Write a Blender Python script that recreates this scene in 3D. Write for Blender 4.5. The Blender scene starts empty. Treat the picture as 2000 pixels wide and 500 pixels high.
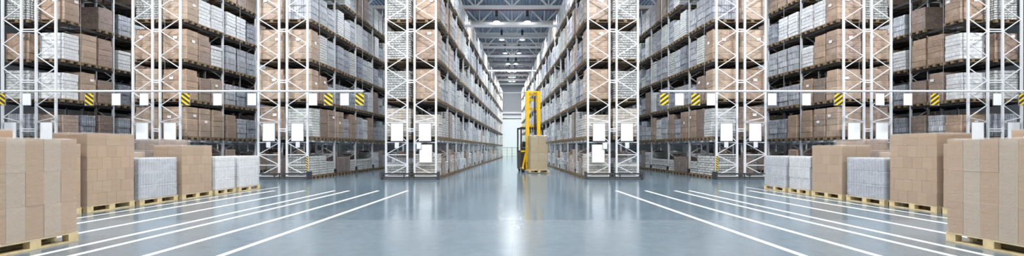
import bpy, math, random
from mathutils import Vector, Matrix
R = random.Random(7)
sc = bpy.context.scene
COL = sc.collection
PI = math.pi

# ------------------------------------------------------------------ frame of reference
F_PX, CAM_H = 895.0, 1.40
K = 33.0 / F_PX                 # each half of the hall runs slightly towards the middle
TH = math.atan(K)
SIDES = (1, -1)                 # 1 = left half of the hall, -1 = right half
SN = {1: 'left', -1: 'right'}
Y0 = 20.8                       # where the racks begin
BAY = 2.86
LEV = [0.0, 1.80, 3.54, 5.37, 7.19, 9.02]


def W(s, c, y):
    """a point c metres out from the middle line of half s, y metres ahead"""
    return (s * (-c + K * y), y)


def RZ(s):
    return -s * TH


# ------------------------------------------------------------------ materials
def new_mat(name):
    m = bpy.data.materials.new(name)
    m.use_nodes = True
    nt = m.node_tree
    b = nt.nodes['Principled BSDF']
    return m, nt, b


def node(nt, t, ins=None, **kw):
    n = nt.nodes.new(t)
    for k, v in kw.items():
        setattr(n, k, v)
    for k, v in (ins or {}).items():
        if isinstance(v, bpy.types.NodeSocket):
            nt.links.new(v, n.inputs[k])
        else:
            n.inputs[k].default_value = v
    return n


def mth(nt, op, a, b=0.0, c=0.0):
    n = nt.nodes.new('ShaderNodeMath')
    n.operation = op
    for i, v in enumerate((a, b, c)):
        if isinstance(v, bpy.types.NodeSocket):
            nt.links.new(v, n.inputs[i])
        else:
            n.inputs[i].default_value = v
    return n.outputs[0]


def ramp(nt, fac, stops):
    n = nt.nodes.new('ShaderNodeValToRGB')
    nt.links.new(fac, n.inputs[0])
    e = n.color_ramp.elements
    while len(e) < len(stops):
        e.new(0.5)
    for i, (p, c) in enumerate(stops):
        e[i].position = p
        e[i].color = (c[0], c[1], c[2], 1)
    return n.outputs[0]


def mixc(nt, fac, a, b, blend='MIX'):
    n = nt.nodes.new('ShaderNodeMix')
    n.data_type = 'RGBA'
    n.blend_type = blend
    for key, v in ((0, fac), (6, a), (7, b)):
        if isinstance(v, bpy.types.NodeSocket):
            nt.links.new(v, n.inputs[key])
        else:
            n.inputs[key].default_value = v if key == 0 else (v[0], v[1], v[2], 1)
    return n.outputs[2]


def simple(name, col, rough=0.5, metal=0.0, emit=None, noise=0.0, scale=8.0):
    m, nt, b = new_mat(name)
    b.inputs['Roughness'].default_value = rough
    b.inputs['Metallic'].default_value = metal
    if noise:
        tc = node(nt, 'ShaderNodeTexCoord')
        nz = node(nt, 'ShaderNodeTexNoise', {'Vector': tc.outputs['Object'], 'Scale': scale, 'Detail': 4.0})
        lo = tuple(max(0, c * (1 - noise)) for c in col)
        hi = tuple(min(1, c * (1 + noise)) for c in col)
        nt.links.new(ramp(nt, nz.outputs[0], [(0.3, lo), (0.7, hi)]), b.inputs['Base Color'])
    else:
        b.inputs['Base Color'].default_value = (*col, 1)
    if emit:
        b.inputs['Emission Color'].default_value = (*emit[:3], 1)
        b.inputs['Emission Strength'].default_value = emit[3]
    return m


def goods_mat(name, cols, bw, bh, mortar, seam, film, ribs=0.0, rough=0.42, coat=0.5, tone=0.14, crease=1.3, relief=0.45):
    """packed goods under stretch film: seams between the packs, tone per pack and per load, milky film streaks"""
    m, nt, b = new_mat(name)
    tc = node(nt, 'ShaderNodeTexCoord')
    sep = node(nt, 'ShaderNodeSeparateXYZ', {0: tc.outputs['Object']})
    oi = node(nt, 'ShaderNodeObjectInfo')
    u = mth(nt, 'ADD', sep.outputs[0], sep.outputs[1])
    uv = node(nt, 'ShaderNodeCombineXYZ', {0: u, 1: sep.outputs[2], 2: 0.0})
    br = node(nt, 'ShaderNodeTexBrick', {'Vector': uv.outputs[0], 'Scale': 1.0, 'Mortar Size': mortar, 'Mortar Smooth': 0.3,
                                         'Brick Width': bw, 'Row Height': bh, 'Bias': 0.0,
                                         'Color1': (1 - tone, 1 - tone, 1 - tone, 1), 'Color2': (1 + tone * .5, 1 + tone * .5, 1 + tone * .5, 1), 'Mortar': (seam, seam, seam, 1)})
    n = len(cols)
    base = ramp(nt, oi.outputs['Random'], [(i / max(1, n - 1), c) for i, c in enumerate(cols)])
    col = mixc(nt, 1.0, base, br.outputs[0], 'MULTIPLY')
    mp = node(nt, 'ShaderNodeMapping', {'Vector': tc.outputs['Object'], 'Scale': (3.0, 3.0, 4.0), 'Rotation': (0.4, 0.3, 0)})
    st = node(nt, 'ShaderNodeTexNoise', {'Vector': mp.outputs[0], 'Scale': 2.0, 'Detail': 5.0, 'Roughness': 0.6, 'Distortion': 1.2})
    fr = ramp(nt, st.outputs[0], [(0.42, (0, 0, 0)), (0.72, (1, 1, 1))])
    ff = mth(nt, 'MULTIPLY', fr, film)
    col = mixc(nt, ff, col, (0.78, 0.80, 0.84))
    if ribs:
        rb = mth(nt, 'ADD', 0.86, mth(nt, 'MULTIPLY', mth(nt, 'SINE', mth(nt, 'MULTIPLY', u, 2 * PI / ribs)), 0.14))
        rc = node(nt, 'ShaderNodeCombineXYZ', {0: rb, 1: rb, 2: rb})
        col = mixc(nt, 1.0, col, rc.outputs[0], 'MULTIPLY')
    nt.links.new(col, b.inputs['Base Color'])
    cr = node(nt, 'ShaderNodeTexNoise', {'Vector': tc.outputs['Object'], 'Scale': 16.0, 'Detail': 3.0, 'Distortion': 1.5})
    rdg = mth(nt, 'ABSOLUTE', mth(nt, 'SUBTRACT', cr.outputs[0], 0.5))
    hgt = mth(nt, 'SUBTRACT', mth(nt, 'MULTIPLY', st.outputs[0], 0.9), mth(nt, 'MULTIPLY', rdg, crease))
    if ribs:
        wv = mth(nt, 'SINE', mth(nt, 'MULTIPLY', u, 2 * PI / ribs))
        hgt = mth(nt, 'ADD', hgt, mth(nt, 'MULTIPLY', wv, 0.45))
    hgt = mth(nt, 'SUBTRACT', hgt, mth(nt, 'MULTIPLY', br.outputs[1], 0.35))
    bp = node(nt, 'ShaderNodeBump', {'Strength': relief, 'Distance': 0.03, 'Height': hgt})
    nt.links.new(bp.outputs[0], b.inputs['Normal'])
    bc = node(nt, 'ShaderNodeBump', {'Strength': 0.8, 'Distance': 0.035, 'Height': hgt})
    nt.links.new(bc.outputs[0], b.inputs['Coat Normal'])
    b.inputs['Roughness'].default_value = rough
    b.inputs['Coat Weight'].default_value = coat
    b.inputs['Coat Roughness'].default_value = 0.16
    return m


def film_mat(name, lo, hi, streak=(1.4, 1.4, 22.0), crs=20.0, crm=1.2, bs=1.0):
    m, nt, b = new_mat(name)
    tc = node(nt, 'ShaderNodeTexCoord')
    mp = node(nt, 'ShaderNodeMapping', {'Vector': tc.outputs['Object'], 'Scale': streak, 'Rotation': (0.1, 0.14, 0)})
    st = node(nt, 'ShaderNodeTexNoise', {'Vector': mp.outputs[0], 'Scale': 2.4, 'Detail': 6.0, 'Roughness': 0.68, 'Distortion': 1.0})
    cr = node(nt, 'ShaderNodeTexNoise', {'Vector': tc.outputs['Object'], 'Scale': crs, 'Detail': 3.0, 'Distortion': 2.0})
    hgt = mth(nt, 'SUBTRACT', st.outputs[0], mth(nt, 'MULTIPLY', mth(nt, 'ABSOLUTE', mth(nt, 'SUBTRACT', cr.outputs[0], 0.5)), crm))
    bp = node(nt, 'ShaderNodeBump', {'Strength': bs, 'Distance': 0.04, 'Height': hgt})
    b.inputs['Base Color'].default_value = (0.86, 0.88, 0.92, 1)
    b.inputs['Roughness'].default_value = 0.16
    fac = ramp(nt, st.outputs[0], [(0.40, (lo, lo, lo)), (0.74, (hi, hi, hi))])
    tr = node(nt, 'ShaderNodeBsdfTransparent')
    m1 = node(nt, 'ShaderNodeMixShader', {0: fac, 1: tr.outputs[0], 2: b.outputs[0]})
    gl = node(nt, 'ShaderNodeBsdfGlossy', {'Roughness': 0.09, 'Normal': bp.outputs[0]})
    fz = node(nt, 'ShaderNodeFresnel', {'IOR': 1.5, 'Normal': bp.outputs[0]})
    mx = node(nt, 'ShaderNodeMixShader', {0: mth(nt, 'MINIMUM', mth(nt, 'MULTIPLY', fz.outputs[0], 0.6), 0.22), 1: m1.outputs[0], 2: gl.outputs[0]})
    nt.links.new(mx.outputs[0], nt.nodes['Material Output'].inputs[0])
    return m


def hazard_mat(name, sgn, pitch):
    m, nt, b = new_mat(name)
    tc = node(nt, 'ShaderNodeTexCoord')
    sep = node(nt, 'ShaderNodeSeparateXYZ', {0: tc.outputs['Object']})
    d = mth(nt, 'ADD', mth(nt, 'MULTIPLY', sep.outputs[0], sgn * 0.75), sep.outputs[2])
    fr = mth(nt, 'FRACT', mth(nt, 'ADD', mth(nt, 'DIVIDE', d, pitch), 20.3))
    on = mth(nt, 'GREATER_THAN', fr, 0.5)
    nt.links.new(mixc(nt, on, (0.80, 0.58, 0.04), (0.055, 0.045, 0.035)), b.inputs['Base Color'])
    b.inputs['Roughness'].default_value = 0.4
    return m


def floor_mat():
    m, nt, b = new_mat('floor_polished_concrete')
    tc = node(nt, 'ShaderNodeTexCoord')
    big = node(nt, 'ShaderNodeTexNoise', {'Vector': tc.outputs['Object'], 'Scale': 0.35, 'Detail': 6.0, 'Roughness': 0.6, 'Distortion': 0.4})
    sm = node(nt, 'ShaderNodeTexNoise', {'Vector': tc.outputs['Object'], 'Scale': 5.0, 'Detail': 8.0, 'Roughness': 0.7})
    c1 = ramp(nt, big.outputs[0], [(0.3, (0.098, 0.152, 0.196)), (0.7, (0.148, 0.207, 0.255))])
    c2 = ramp(nt, sm.outputs[0], [(0.35, (0.85, 0.85, 0.85)), (0.7, (1.1, 1.1, 1.1))])
    col = mixc(nt, 1.0, c1, c2, 'MULTIPLY')
    # the slab poured nearer the door is a paler mix, a saw-cut joint divides the two
    sep = node(nt, 'ShaderNodeSeparateXYZ', {0: tc.outputs['Object']})
    near = mth(nt, 'LESS_THAN', sep.outputs[1], 9.0)
    col = mixc(nt, mth(nt, 'MULTIPLY', near, 0.36), col, (0.22, 0.265, 0.305))
    jt = None
    for ax, p0, p1 in ((1, 9.0, 0.022), (0, -5.6, 0.008), (0, 5.6, 0.008), (0, 0.0, 0.006)):
        j = mth(nt, 'LESS_THAN', mth(nt, 'ABSOLUTE', mth(nt, 'SUBTRACT', sep.outputs[ax], p0)), p1)
        jt = j if jt is None else mth(nt, 'MAXIMUM', jt, j)
    col = mixc(nt, mth(nt, 'MULTIPLY', jt, 0.45), col, (0.10, 0.12, 0.13))
    # fine scuffs
    mp = node(nt, 'ShaderNodeMapping', {'Vector': tc.outputs['Object'], 'Scale': (1.2, 6.0, 1.0), 'Rotation': (0, 0, 0.5)})
    sf = node(nt, 'ShaderNodeTexNoise', {'Vector': mp.outputs[0], 'Scale': 3.0, 'Detail': 9.0, 'Roughness': 0.75, 'Distortion': 1.2})
    sfm = ramp(nt, sf.outputs[0], [(0.62, (0, 0, 0)), (0.72, (1, 1, 1))])
    col = mixc(nt, mth(nt, 'MULTIPLY', sfm, 0.18), col, (0.55, 0.60, 0.64))
    nt.links.new(col, b.inputs['Base Color'])
    rg = ramp(nt, sm.outputs[0], [(0.3, (0.10,) * 3), (0.75, (0.20,) * 3)])
    nt.links.new(mth(nt, 'ADD', rg, mth(nt, 'MULTIPLY', near, 0.055)), b.inputs['Roughness'])
    bp = node(nt, 'ShaderNodeBump', {'Strength': 0.05, 'Distance': 0.02, 'Height': sm.outputs[0]})
    nt.links.new(bp.outputs[0], b.inputs['Normal'])
    b.inputs['Specular IOR Level'].default_value = 0.6
    return m


M = {}
M['post'] = simple('white_painted_steel', (0.72, 0.74, 0.77), 0.38)
M['beam'] = simple('dark_grey_beam_paint', (0.028, 0.030, 0.034), 0.5)
M['beam_grey'] = simple('grey_beam_paint', (0.30, 0.31, 0.33), 0.45)
M['guard'] = simple('charcoal_guard_steel', (0.05, 0.053, 0.06), 0.45)
M['wood'] = simple('pallet_wood', (0.21, 0.15, 0.09), 0.75, noise=0.25, scale=6.0)
M['wood_pale'] = simple('pale_pallet_wood', (0.66, 0.53, 0.30), 0.7, noise=0.22, scale=7.0)
M['paper'] = simple('white_paper', (0.88, 0.88, 0.90), 0.4, noise=0.04, scale=9.0)
M['board'] = simple('white_board', (0.88, 0.89, 0.91), 0.35, noise=0.03, scale=6.0)
M['frame'] = simple('grey_sign_frame', (0.30, 0.31, 0.33), 0.4)
M['sleeve'] = simple('clear_plastic_sleeve', (0.70, 0.72, 0.76), 0.15, noise=0.1, scale=14.0)
M['pipe'] = simple('white_pipe_paint', (0.85, 0.86, 0.88), 0.35)
M['wire'] = simple('grey_steel_wire', (0.35, 0.36, 0.38), 0.4, 0.6)
M['truss'] = simple('grey_truss_paint', (0.72, 0.72, 0.70), 0.5)
M['deck'] = simple('blue_grey_roof_deck', (0.27, 0.35, 0.46), 0.45, 0.3)
M['red'] = simple('dark_red_pipe_paint', (0.30, 0.06, 0.07), 0.5)
M['wall'] = simple('pale_blue_wall_panel', (0.80, 0.85, 0.91), 0.5)
M['wallhi'] = simple('grey_blue_wall_panel', (0.42, 0.45, 0.50), 0.55)
M['side'] = simple('grey_side_wall', (0.35, 0.38, 0.42), 0.6)
M['line'] = simple('white_floor_paint', (0.86, 0.87, 0.88), 0.35, noise=0.06, scale=3.0)
M['green'] = simple('green_floor_paint', (0.45, 0.58, 0.28), 0.4)
M['lamp'] = simple('lamp_diffuser', (1, 1, 1), 0.4, emit=(1, 0.99, 0.95, 6.0))
M['lampshade'] = simple('lamp_aluminium', (0.62, 0.63, 0.65), 0.3, 0.6)
M['lampdark'] = simple('lamp_dark_housing', (0.05, 0.05, 0.055), 0.5)
M['yellow'] = simple('truck_yellow_paint', (0.95, 0.56, 0.005), 0.35)
M['black'] = simple('truck_black_plastic', (0.022, 0.022, 0.024), 0.5)
M['brownblk'] = simple('truck_dark_panel', (0.07, 0.06, 0.045), 0.45)
M['steel'] = simple('bare_steel', (0.40, 0.40, 0.41), 0.35, 0.8)
M['rubber'] = simple('wheel_rubber', (0.03, 0.03, 0.032), 0.7)
M['haz1'] = hazard_mat('hazard_stripes_left', 1, 0.21)
M['haz-1'] = hazard_mat('hazard_stripes_right', -1, 0.21)
M['hazpost'] = hazard_mat('hazard_tape', 1, 0.11)
M['floor'] = floor_mat()
BROWNS = [(0.36, 0.235, 0.155), (0.44, 0.30, 0.20), (0.49, 0.36, 0.26), (0.33, 0.23, 0.18), (0.46, 0.30, 0.19)]
M['C'] = goods_mat('brown_cartons_in_film', BROWNS, 0.40, 0.28, 0.006, 0.58, 0.22, coat=1.0, tone=0.22, relief=0.16)
M['D'] = goods_mat('dark_cartons_in_film', [(0.20, 0.14, 0.11), (0.27, 0.19, 0.14)], 0.5, 0.33, 0.006, 0.6, 0.2, coat=0.9, relief=0.16)
GREYS = [(0.24, 0.265, 0.33), (0.44, 0.48, 0.57), (0.64, 0.68, 0.74), (0.28, 0.305, 0.37), (0.52, 0.55, 0.62), (0.70, 0.72, 0.77), (0.37, 0.395, 0.47)]
M['G'] = goods_mat('grey_packs_in_film', GREYS, 0.36, 0.30, 0.012, 0.45, 0.5, ribs=0.12, rough=0.32, coat=0.9, tone=0.28)
M['G1'] = goods_mat('pale_grey_packs_in_film', [(0.74, 0.77, 0.83)], 0.36, 0.30, 0.012, 0.45, 0.5, ribs=0.12, rough=0.32, coat=0.9, tone=0.28)
M['G2'] = goods_mat('dark_grey_packs_in_film', [(0.28, 0.31, 0.38)], 0.36, 0.30, 0.012, 0.45, 0.5, ribs=0.12, rough=0.32, coat=0.9, tone=0.28)
M['P'] = goods_mat('bottle_packs', [(0.40, 0.44, 0.52)], 0.34, 0.29, 0.008, 0.75, 0.15, ribs=0.085, rough=0.3, coat=0.4, tone=0.05, crease=0.2)
M['W'] = goods_mat('white_packs_in_film', [(0.70, 0.71, 0.72), (0.78, 0.79, 0.80)], 0.24, 0.17, 0.010, 0.78, 0.5, rough=0.35, coat=0.8)
M['T'] = goods_mat('pale_trays', [(0.62, 0.63, 0.62), (0.72, 0.73, 0.74), (0.64, 0.68, 0.64)], 0.40, 0.115, 0.014, 0.5, 0.4, rough=0.4, coat=0.5)
M['B'] = goods_mat('beige_trays', [(0.58, 0.52, 0.45), (0.66, 0.60, 0.52)], 0.40, 0.115, 0.014, 0.5, 0.4, rough=0.4, coat=0.4)
M['K'] = goods_mat('grey_jar_packs', [(0.50, 0.51, 0.50), (0.60, 0.61, 0.60)], 0.13, 0.11, 0.02, 0.55, 0.4, rough=0.35, coat=0.9)
M['carton'] = goods_mat('tan_carton_board', [(0.45, 0.285, 0.152), (0.49, 0.315, 0.172), (0.52, 0.345, 0.195), (0.47, 0.31, 0.172)], 9.0, 9.0, 0.0, 1.0, 0.0, coat=0.12, rough=0.5, tone=0.0, crease=0.15)
M['carton_beige'] = goods_mat('beige_carton_board', [(0.49, 0.38, 0.275), (0.53, 0.42, 0.305)], 9.0, 9.0, 0.0, 1.0, 0.0, coat=0.12, rough=0.5, tone=0.0, crease=0.15)
M['carton_yellow'] = goods_mat('yellowish_carton_board', [(0.52, 0.40, 0.21), (0.57, 0.44, 0.24)], 9.0, 9.0, 0.0, 1.0, 0.0, coat=0.12, rough=0.5, tone=0.0, crease=0.15)
M['film'] = film_mat('clear_stretch_film', 0.08, 0.20)
M['film_milky'] = film_mat('milky_stretch_film', 0.16, 0.50, (0.6, 0.6, 1.5), 4.0, 0.6, 0.4)


# ------------------------------------------------------------------ mesh building
class MB:
    def __init__(self):
        self.v, self.f, self.mi, self.cur = [], [], [], 0

    def face(self, idx):
        self.f.append(idx)
        self.mi.append(self.cur)

    def box(self, x0, x1, y0, y1, z0, z1, bev=0.0):
        if x0 > x1: x0, x1 = x1, x0
        if y0 > y1: y0, y1 = y1, y0
        if z0 > z1: z0, z1 = z1, z0
        n = len(self.v)
        if bev <= 0:
            self.v += [(x0, y0, z0), (x1, y0, z0), (x1, y1, z0), (x0, y1, z0), (x0, y0, z1), (x1, y0, z1), (x1, y1, z1), (x0, y1, z1)]
            for q in ((3, 2, 1, 0), (4, 5, 6, 7), (0, 1, 5, 4), (1, 2, 6, 5), (2, 3, 7, 6), (3, 0, 4, 7)):
                self.face([n + i for i in q])
            return self
        b = bev
        loops = [(z0, b), (z0 + b, 0), (z1 - b, 0), (z1, b)]
        ring = []
        for z, i in loops:
            a = len(self.v)
            self.v += [(x0 + i + b, y0 + i, z), (x1 - i - b, y0 + i, z), (x1 - i, y0 + i + b, z), (x1 - i, y1 - i - b, z),
                       (x1 - i - b, y1 - i, z), (x0 + i + b, y1 - i, z), (x0 + i, y1 - i - b, z), (x0 + i, y0 + i + b, z)]
            ring.append(a)
        for a, c in zip(ring, ring[1:]):
            for k in range(8):
                self.face([a + k, a + (k + 1) % 8, c + (k + 1) % 8, c + k])
        self.face([ring[0] + k for k in range(7, -1, -1)])
        self.face([ring[-1] + k for k in range(8)])
        return self

    def bar(self, p, q, w, h=None):
        """square bar from p to q"""
        h = h or w
        p, q = Vector(p), Vector(q)
        d = (q - p).normalized()
        up = Vector((0, 1, 0)) if abs(d.y) < 0.9 else Vector((0, 0, 1))
        a = d.cross(up).normalized() * (w / 2)
        b = d.cross(a).normalized() * (h / 2)
        n = len(self.v)
        for c in (p, q):
            for s, t in ((-1, -1), (1, -1), (1, 1), (-1, 1)):
                self.v.append(tuple(c + a * s + b * t))
        for qd in ((3, 2, 1, 0), (4, 5, 6, 7), (0, 1, 5, 4), (1, 2, 6, 5), (2, 3, 7, 6), (3, 0, 4, 7)):
            self.face([n + i for i in qd])
        return self

    def tube(self, pts, r, seg=8):
        pts = [Vector(p) for p in pts]
        rings = []
        for i, p in enumerate(pts):
            d = (pts[min(i + 1, len(pts) - 1)] - pts[max(i - 1, 0)]).normalized()
            up = Vector((0, 0, 1)) if abs(d.z) < 0.9 else Vector((1, 0, 0))
            a = d.cross(up).normalized()
            b = d.cross(a)
            n = len(self.v)
            for k in range(seg):
                t = 2 * PI * k / seg
                self.v.append(tuple(p + (a * math.cos(t) + b * math.sin(t)) * r))
            rings.append(n)
        for a, c in zip(rings, rings[1:]):
            for k in range(seg):
                self.face([a + k, a + (k + 1) % seg, c + (k + 1) % seg, c + k])
        self.face([rings[0] + k for k in range(seg - 1, -1, -1)])
        self.face([rings[-1] + k for k in range(seg)])
        return self

    def lathe(self, prof, seg=20, axis='z', c=(0, 0, 0)):
        rings = []
        for r, z in prof:
            n = len(self.v)
            for k in range(seg):
                t = 2 * PI * k / seg
                x, y = r * math.cos(t), r * math.sin(t)
                p = (x, y, z) if axis == 'z' else ((z, x, y) if axis == 'x' else (x, z, y))
                self.v.append((p[0] + c[0], p[1] + c[1], p[2] + c[2]))
            rings.append(n)
        for a, b in zip(rings, rings[1:]):
            for k in range(seg):
                self.face([a + k, a + (k + 1) % seg, b + (k + 1) % seg, b + k])
        self.face([rings[0] + k for k in range(seg - 1, -1, -1)])
        self.face([rings[-1] + k for k in range(seg)])
        return self

    def prism(self, poly, z0, z1):
        """poly in xy, extruded in z"""
        n, k = len(self.v), len(poly)
        self.v += [(x, y, z0) for x, y in poly] + [(x, y, z1) for x, y in poly]
        self.face([n + i for i in range(k - 1, -1, -1)])
        self.face([n + k + i for i in range(k)])
        for i in range(k):
            j = (i + 1) % k
            self.face([n + i, n + j, n + k + j, n + k + i])
        return self

    def add(self, other, mat4):
        n = len(self.v)
        self.v += [tuple(mat4 @ Vector(v)) for v in other.v]
        for f in other.f:
            self.face([n + i for i in f])
        return self

    def mesh(self, name, mats, smooth=False):
        me = bpy.data.meshes.new(name)
        me.from_pydata(self.v, [], self.f)
        if not isinstance(mats, (list, tuple)):
            mats = [mats]
        for m in mats:
            me.materials.append(m)
        if len(mats) > 1:
            me.polygons.foreach_set('material_index', self.mi)
        import bmesh
        bm = bmesh.new()
        bm.from_mesh(me)
        bmesh.ops.recalc_face_normals(bm, faces=bm.faces)
        bm.to_mesh(me)
        bm.free()
        if smooth:
            me.polygons.foreach_set('use_smooth', [True] * len(me.polygons))
        me.update()
        return me


def put(name, me, parent=None, loc=(0, 0, 0), rz=0.0):
    o = bpy.data.objects.new(name, me)
    COL.objects.link(o)
    o.location = loc
    o.rotation_euler = (0, 0, rz)
    if parent:
        o.parent = parent
    return o


def tag(o, label, cat=None, group=None, kind=None):
    o['label'] = label
    if cat: o['category'] = cat
    if group: o['group'] = group
    if kind: o['kind'] = kind
    return o


def thing(name, label, cat, loc=(0, 0, 0), rz=0.0, group=None):
    return tag(put(name, None, None, loc, rz), label, cat, group)


ORD = ['first', 'second', 'third', 'fourth', 'fifth', 'sixth', 'seventh', 'eighth', 'ninth', 'tenth', 'eleventh', 'twelfth', 'thirteenth',
       'fourteenth', 'fifteenth', 'sixteenth', 'seventeenth', 'eighteenth', 'nineteenth']

# ------------------------------------------------------------------ the hall
XW, YB, YF = 31.0, 77.0, -14.0
o = put('floor', MB().box(-XW, XW, YF, YB, -0.2, 0).mesh('floor', M['floor']))
tag(o, 'polished blue-grey concrete floor of the hall', 'floor', kind='structure')
mb = MB()
mb.box(-XW, XW, YB, YB + .3, 0, 6.55)
o = put('wall_back', mb.mesh('wall_back', M['wall']))
tag(o, 'pale blue panel wall closing the far end of the aisle', 'wall', kind='structure')
o = put('wall_back_upper', MB().box(-XW, XW, YB, YB + .3, 6.55, 13.6).mesh('wall_back_upper', M['wallhi']))
tag(o, 'grey upper band of the far end wall', 'wall', kind='structure')
for s in SIDES:
    o = put('wall_' + SN[s], MB().box(-s * XW, -s * (XW + .3), YF, YB, 0, 13.6).mesh('wall_side', M['side']))
    tag(o, f'grey side wall on the {SN[s]} of the hall', 'wall', kind='structure')
for i, (z, d) in enumerate(((7.35, .22), (6.62, .22))):
    o = put(f'trim_{i + 1}', MB().box(-3.4, 3.4, YB - d, YB, z - .1, z + .12).mesh('trim', M['pipe']))
    tag(o, ('upper', 'lower')[i] + ' pale rail across the far end wall', 'trim', kind='structure')
# corrugated roof deck, ribs running away from the camera
mb = MB()
xs, pitch = [], 0.30
n = int(2 * XW / pitch)
prof = []
for i in range(n + 1):
    x = -XW + i * pitch
    prof += [(x, 13.42), (x + .10, 13.42), (x + .15, 13.54), (x + .25, 13.54)]
a = len(mb.v)
for x, z in prof:
    mb.v.append((x, YF, z))
    mb.v.append((x, YB, z))
for i in range(len(prof) - 1):
    mb.face([2 * i, 2 * i + 1, 2 * i + 3, 2 * i + 2])
o = put('ceiling', mb.mesh('ceiling', M['deck']))
tag(o, 'corrugated blue-grey steel roof deck', 'ceiling', kind='structure')
# roof trusses
tm = MB()
zb, zt, pn = 11.88, 13.3, 2.72
tm.box(-XW, XW, -.10, .10, zb - .12, zb + .12)
tm.box(-XW, XW, -.09, .09, zt - .10, zt + .10)
for i in range(-11, 12):
    x = i * pn
    if abs(x) > XW - 1: continue
    tm.box(x - .04, x + .04, -.04, .04, zb, zt)
    for d in (-1, 1):
        tm.bar((x, 0, zb), (x + d * pn / 2, 0, zt), .11)
tme = tm.mesh('roof_truss', M['truss'])
for i in range(-6, 10):
    o = put('roof_truss', tme, None, (0, 34.0 + 4.5 * i, 0))
    tag(o, f'grey steel roof truss across the hall, {ORD[i + 6]} from the camera', 'roof truss', 'roof trusses', 'structure')
for i in range(0, 9):
    y = 34.0 + 4.5 * i + 3.6
    t = MB().tube([(-14, y, 12.75), (14, y, 12.75)], .045)
    for x in range(-12, 13, 4): t.tube([(x, y, 12.7), (x, y, 13.47)], .01, 6)
    t = t.mesh('sprinkler_pipe', M['red'])
    tag(put('sprinkler_pipe', t), f'dark red sprinkler pipe under the roof, {ORD[i]} from the camera', 'pipe', 'red roof pipes')

# floor lines
for s in SIDES:
    for i, c in enumerate((4.02, 4.99, 5.96, 6.44, 7.44, 8.43, 9.07)):
        w = .10 if i < 6 else .07
        y0, y1 = (2.0, 15.2) if i < 6 else (2.0, 16.6)
        me = MB().box(-w / 2, w / 2, 0, y1 - y0, 0, .0025).mesh('floor_line', M['line'])
        x, y = W(s, c, y0)
        o = put('floor_line', me, None, (x, y, .0005), RZ(s))
        tag(o, f'white painted floor line, {ORD[i]} {SN[s]} of the middle', 'floor line', 'white floor lines', 'structure')
o = put('floor_band', MB().box(-4, 4, YB - 3.0, YB - .3, .0, .003).mesh('floor_band', M['green']), None, (0, 0, .0005))
tag(o, 'green painted floor band by the far wall', 'floor band', kind='structure')

# ------------------------------------------------------------------ goods and pallets
def pallet_mb(lx, ly):
    """euro pallet; lx across, ly along; the boards of the deck run across the long side"""
    b = MB()
    long_y = ly >= lx
    L, S = max(lx, ly), min(lx, ly)
    def bx(a0, a1, b0, b1, z0, z1):
        if long_y: b.box(b0, b1, a0, a1, z0, z1)
        else: b.box(a0, a1, b0, b1, z0, z1)
    for q in (-1, 0, 1):
        w = .145 if q == 0 else .1
        c = q * (S / 2 - w / 2)
        bx(-L / 2, L / 2, c - w / 2, c + w / 2, 0, .022)
        for p in (-1, 0, 1):
            cc = p * (L / 2 - .0725)
            bx(cc - .0725, cc + .0725, c - w / 2, c + w / 2, .022, .1)
    for p in (-1, 0, 1):
        cc = p * (L / 2 - .0725)
        bx(cc - .0725, cc + .0725, -S / 2, S / 2, .1, .122)
    for q, w in ((-1, .145), (-.5, .1), (0, .145), (.5, .1), (1, .145)):
        c = q * (S / 2 - w / 2)
        bx(-L / 2, L / 2, c - w / 2, c + w / 2, .122, .144)
    return b


def ring_pts(lx, ly, m, r=.03):
    """points round a rectangle with small chamfered corners, m steps to a side"""
    pts = []
    cs = [(-lx / 2, -ly / 2), (lx / 2, -ly / 2), (lx / 2, ly / 2), (-lx / 2, ly / 2)]
    for i in range(4):
        a, b = Vector((*cs[i], 0)), Vector((*cs[(i + 1) % 4], 0))
        d = (b - a).normalized()
        nrm = Vector((d.y, -d.x, 0))
        for k in range(m + 1):
            t = k / m
            pts.append((a + d * r + (b - a - 2 * r * d) * t, nrm, t))
    return pts


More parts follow.
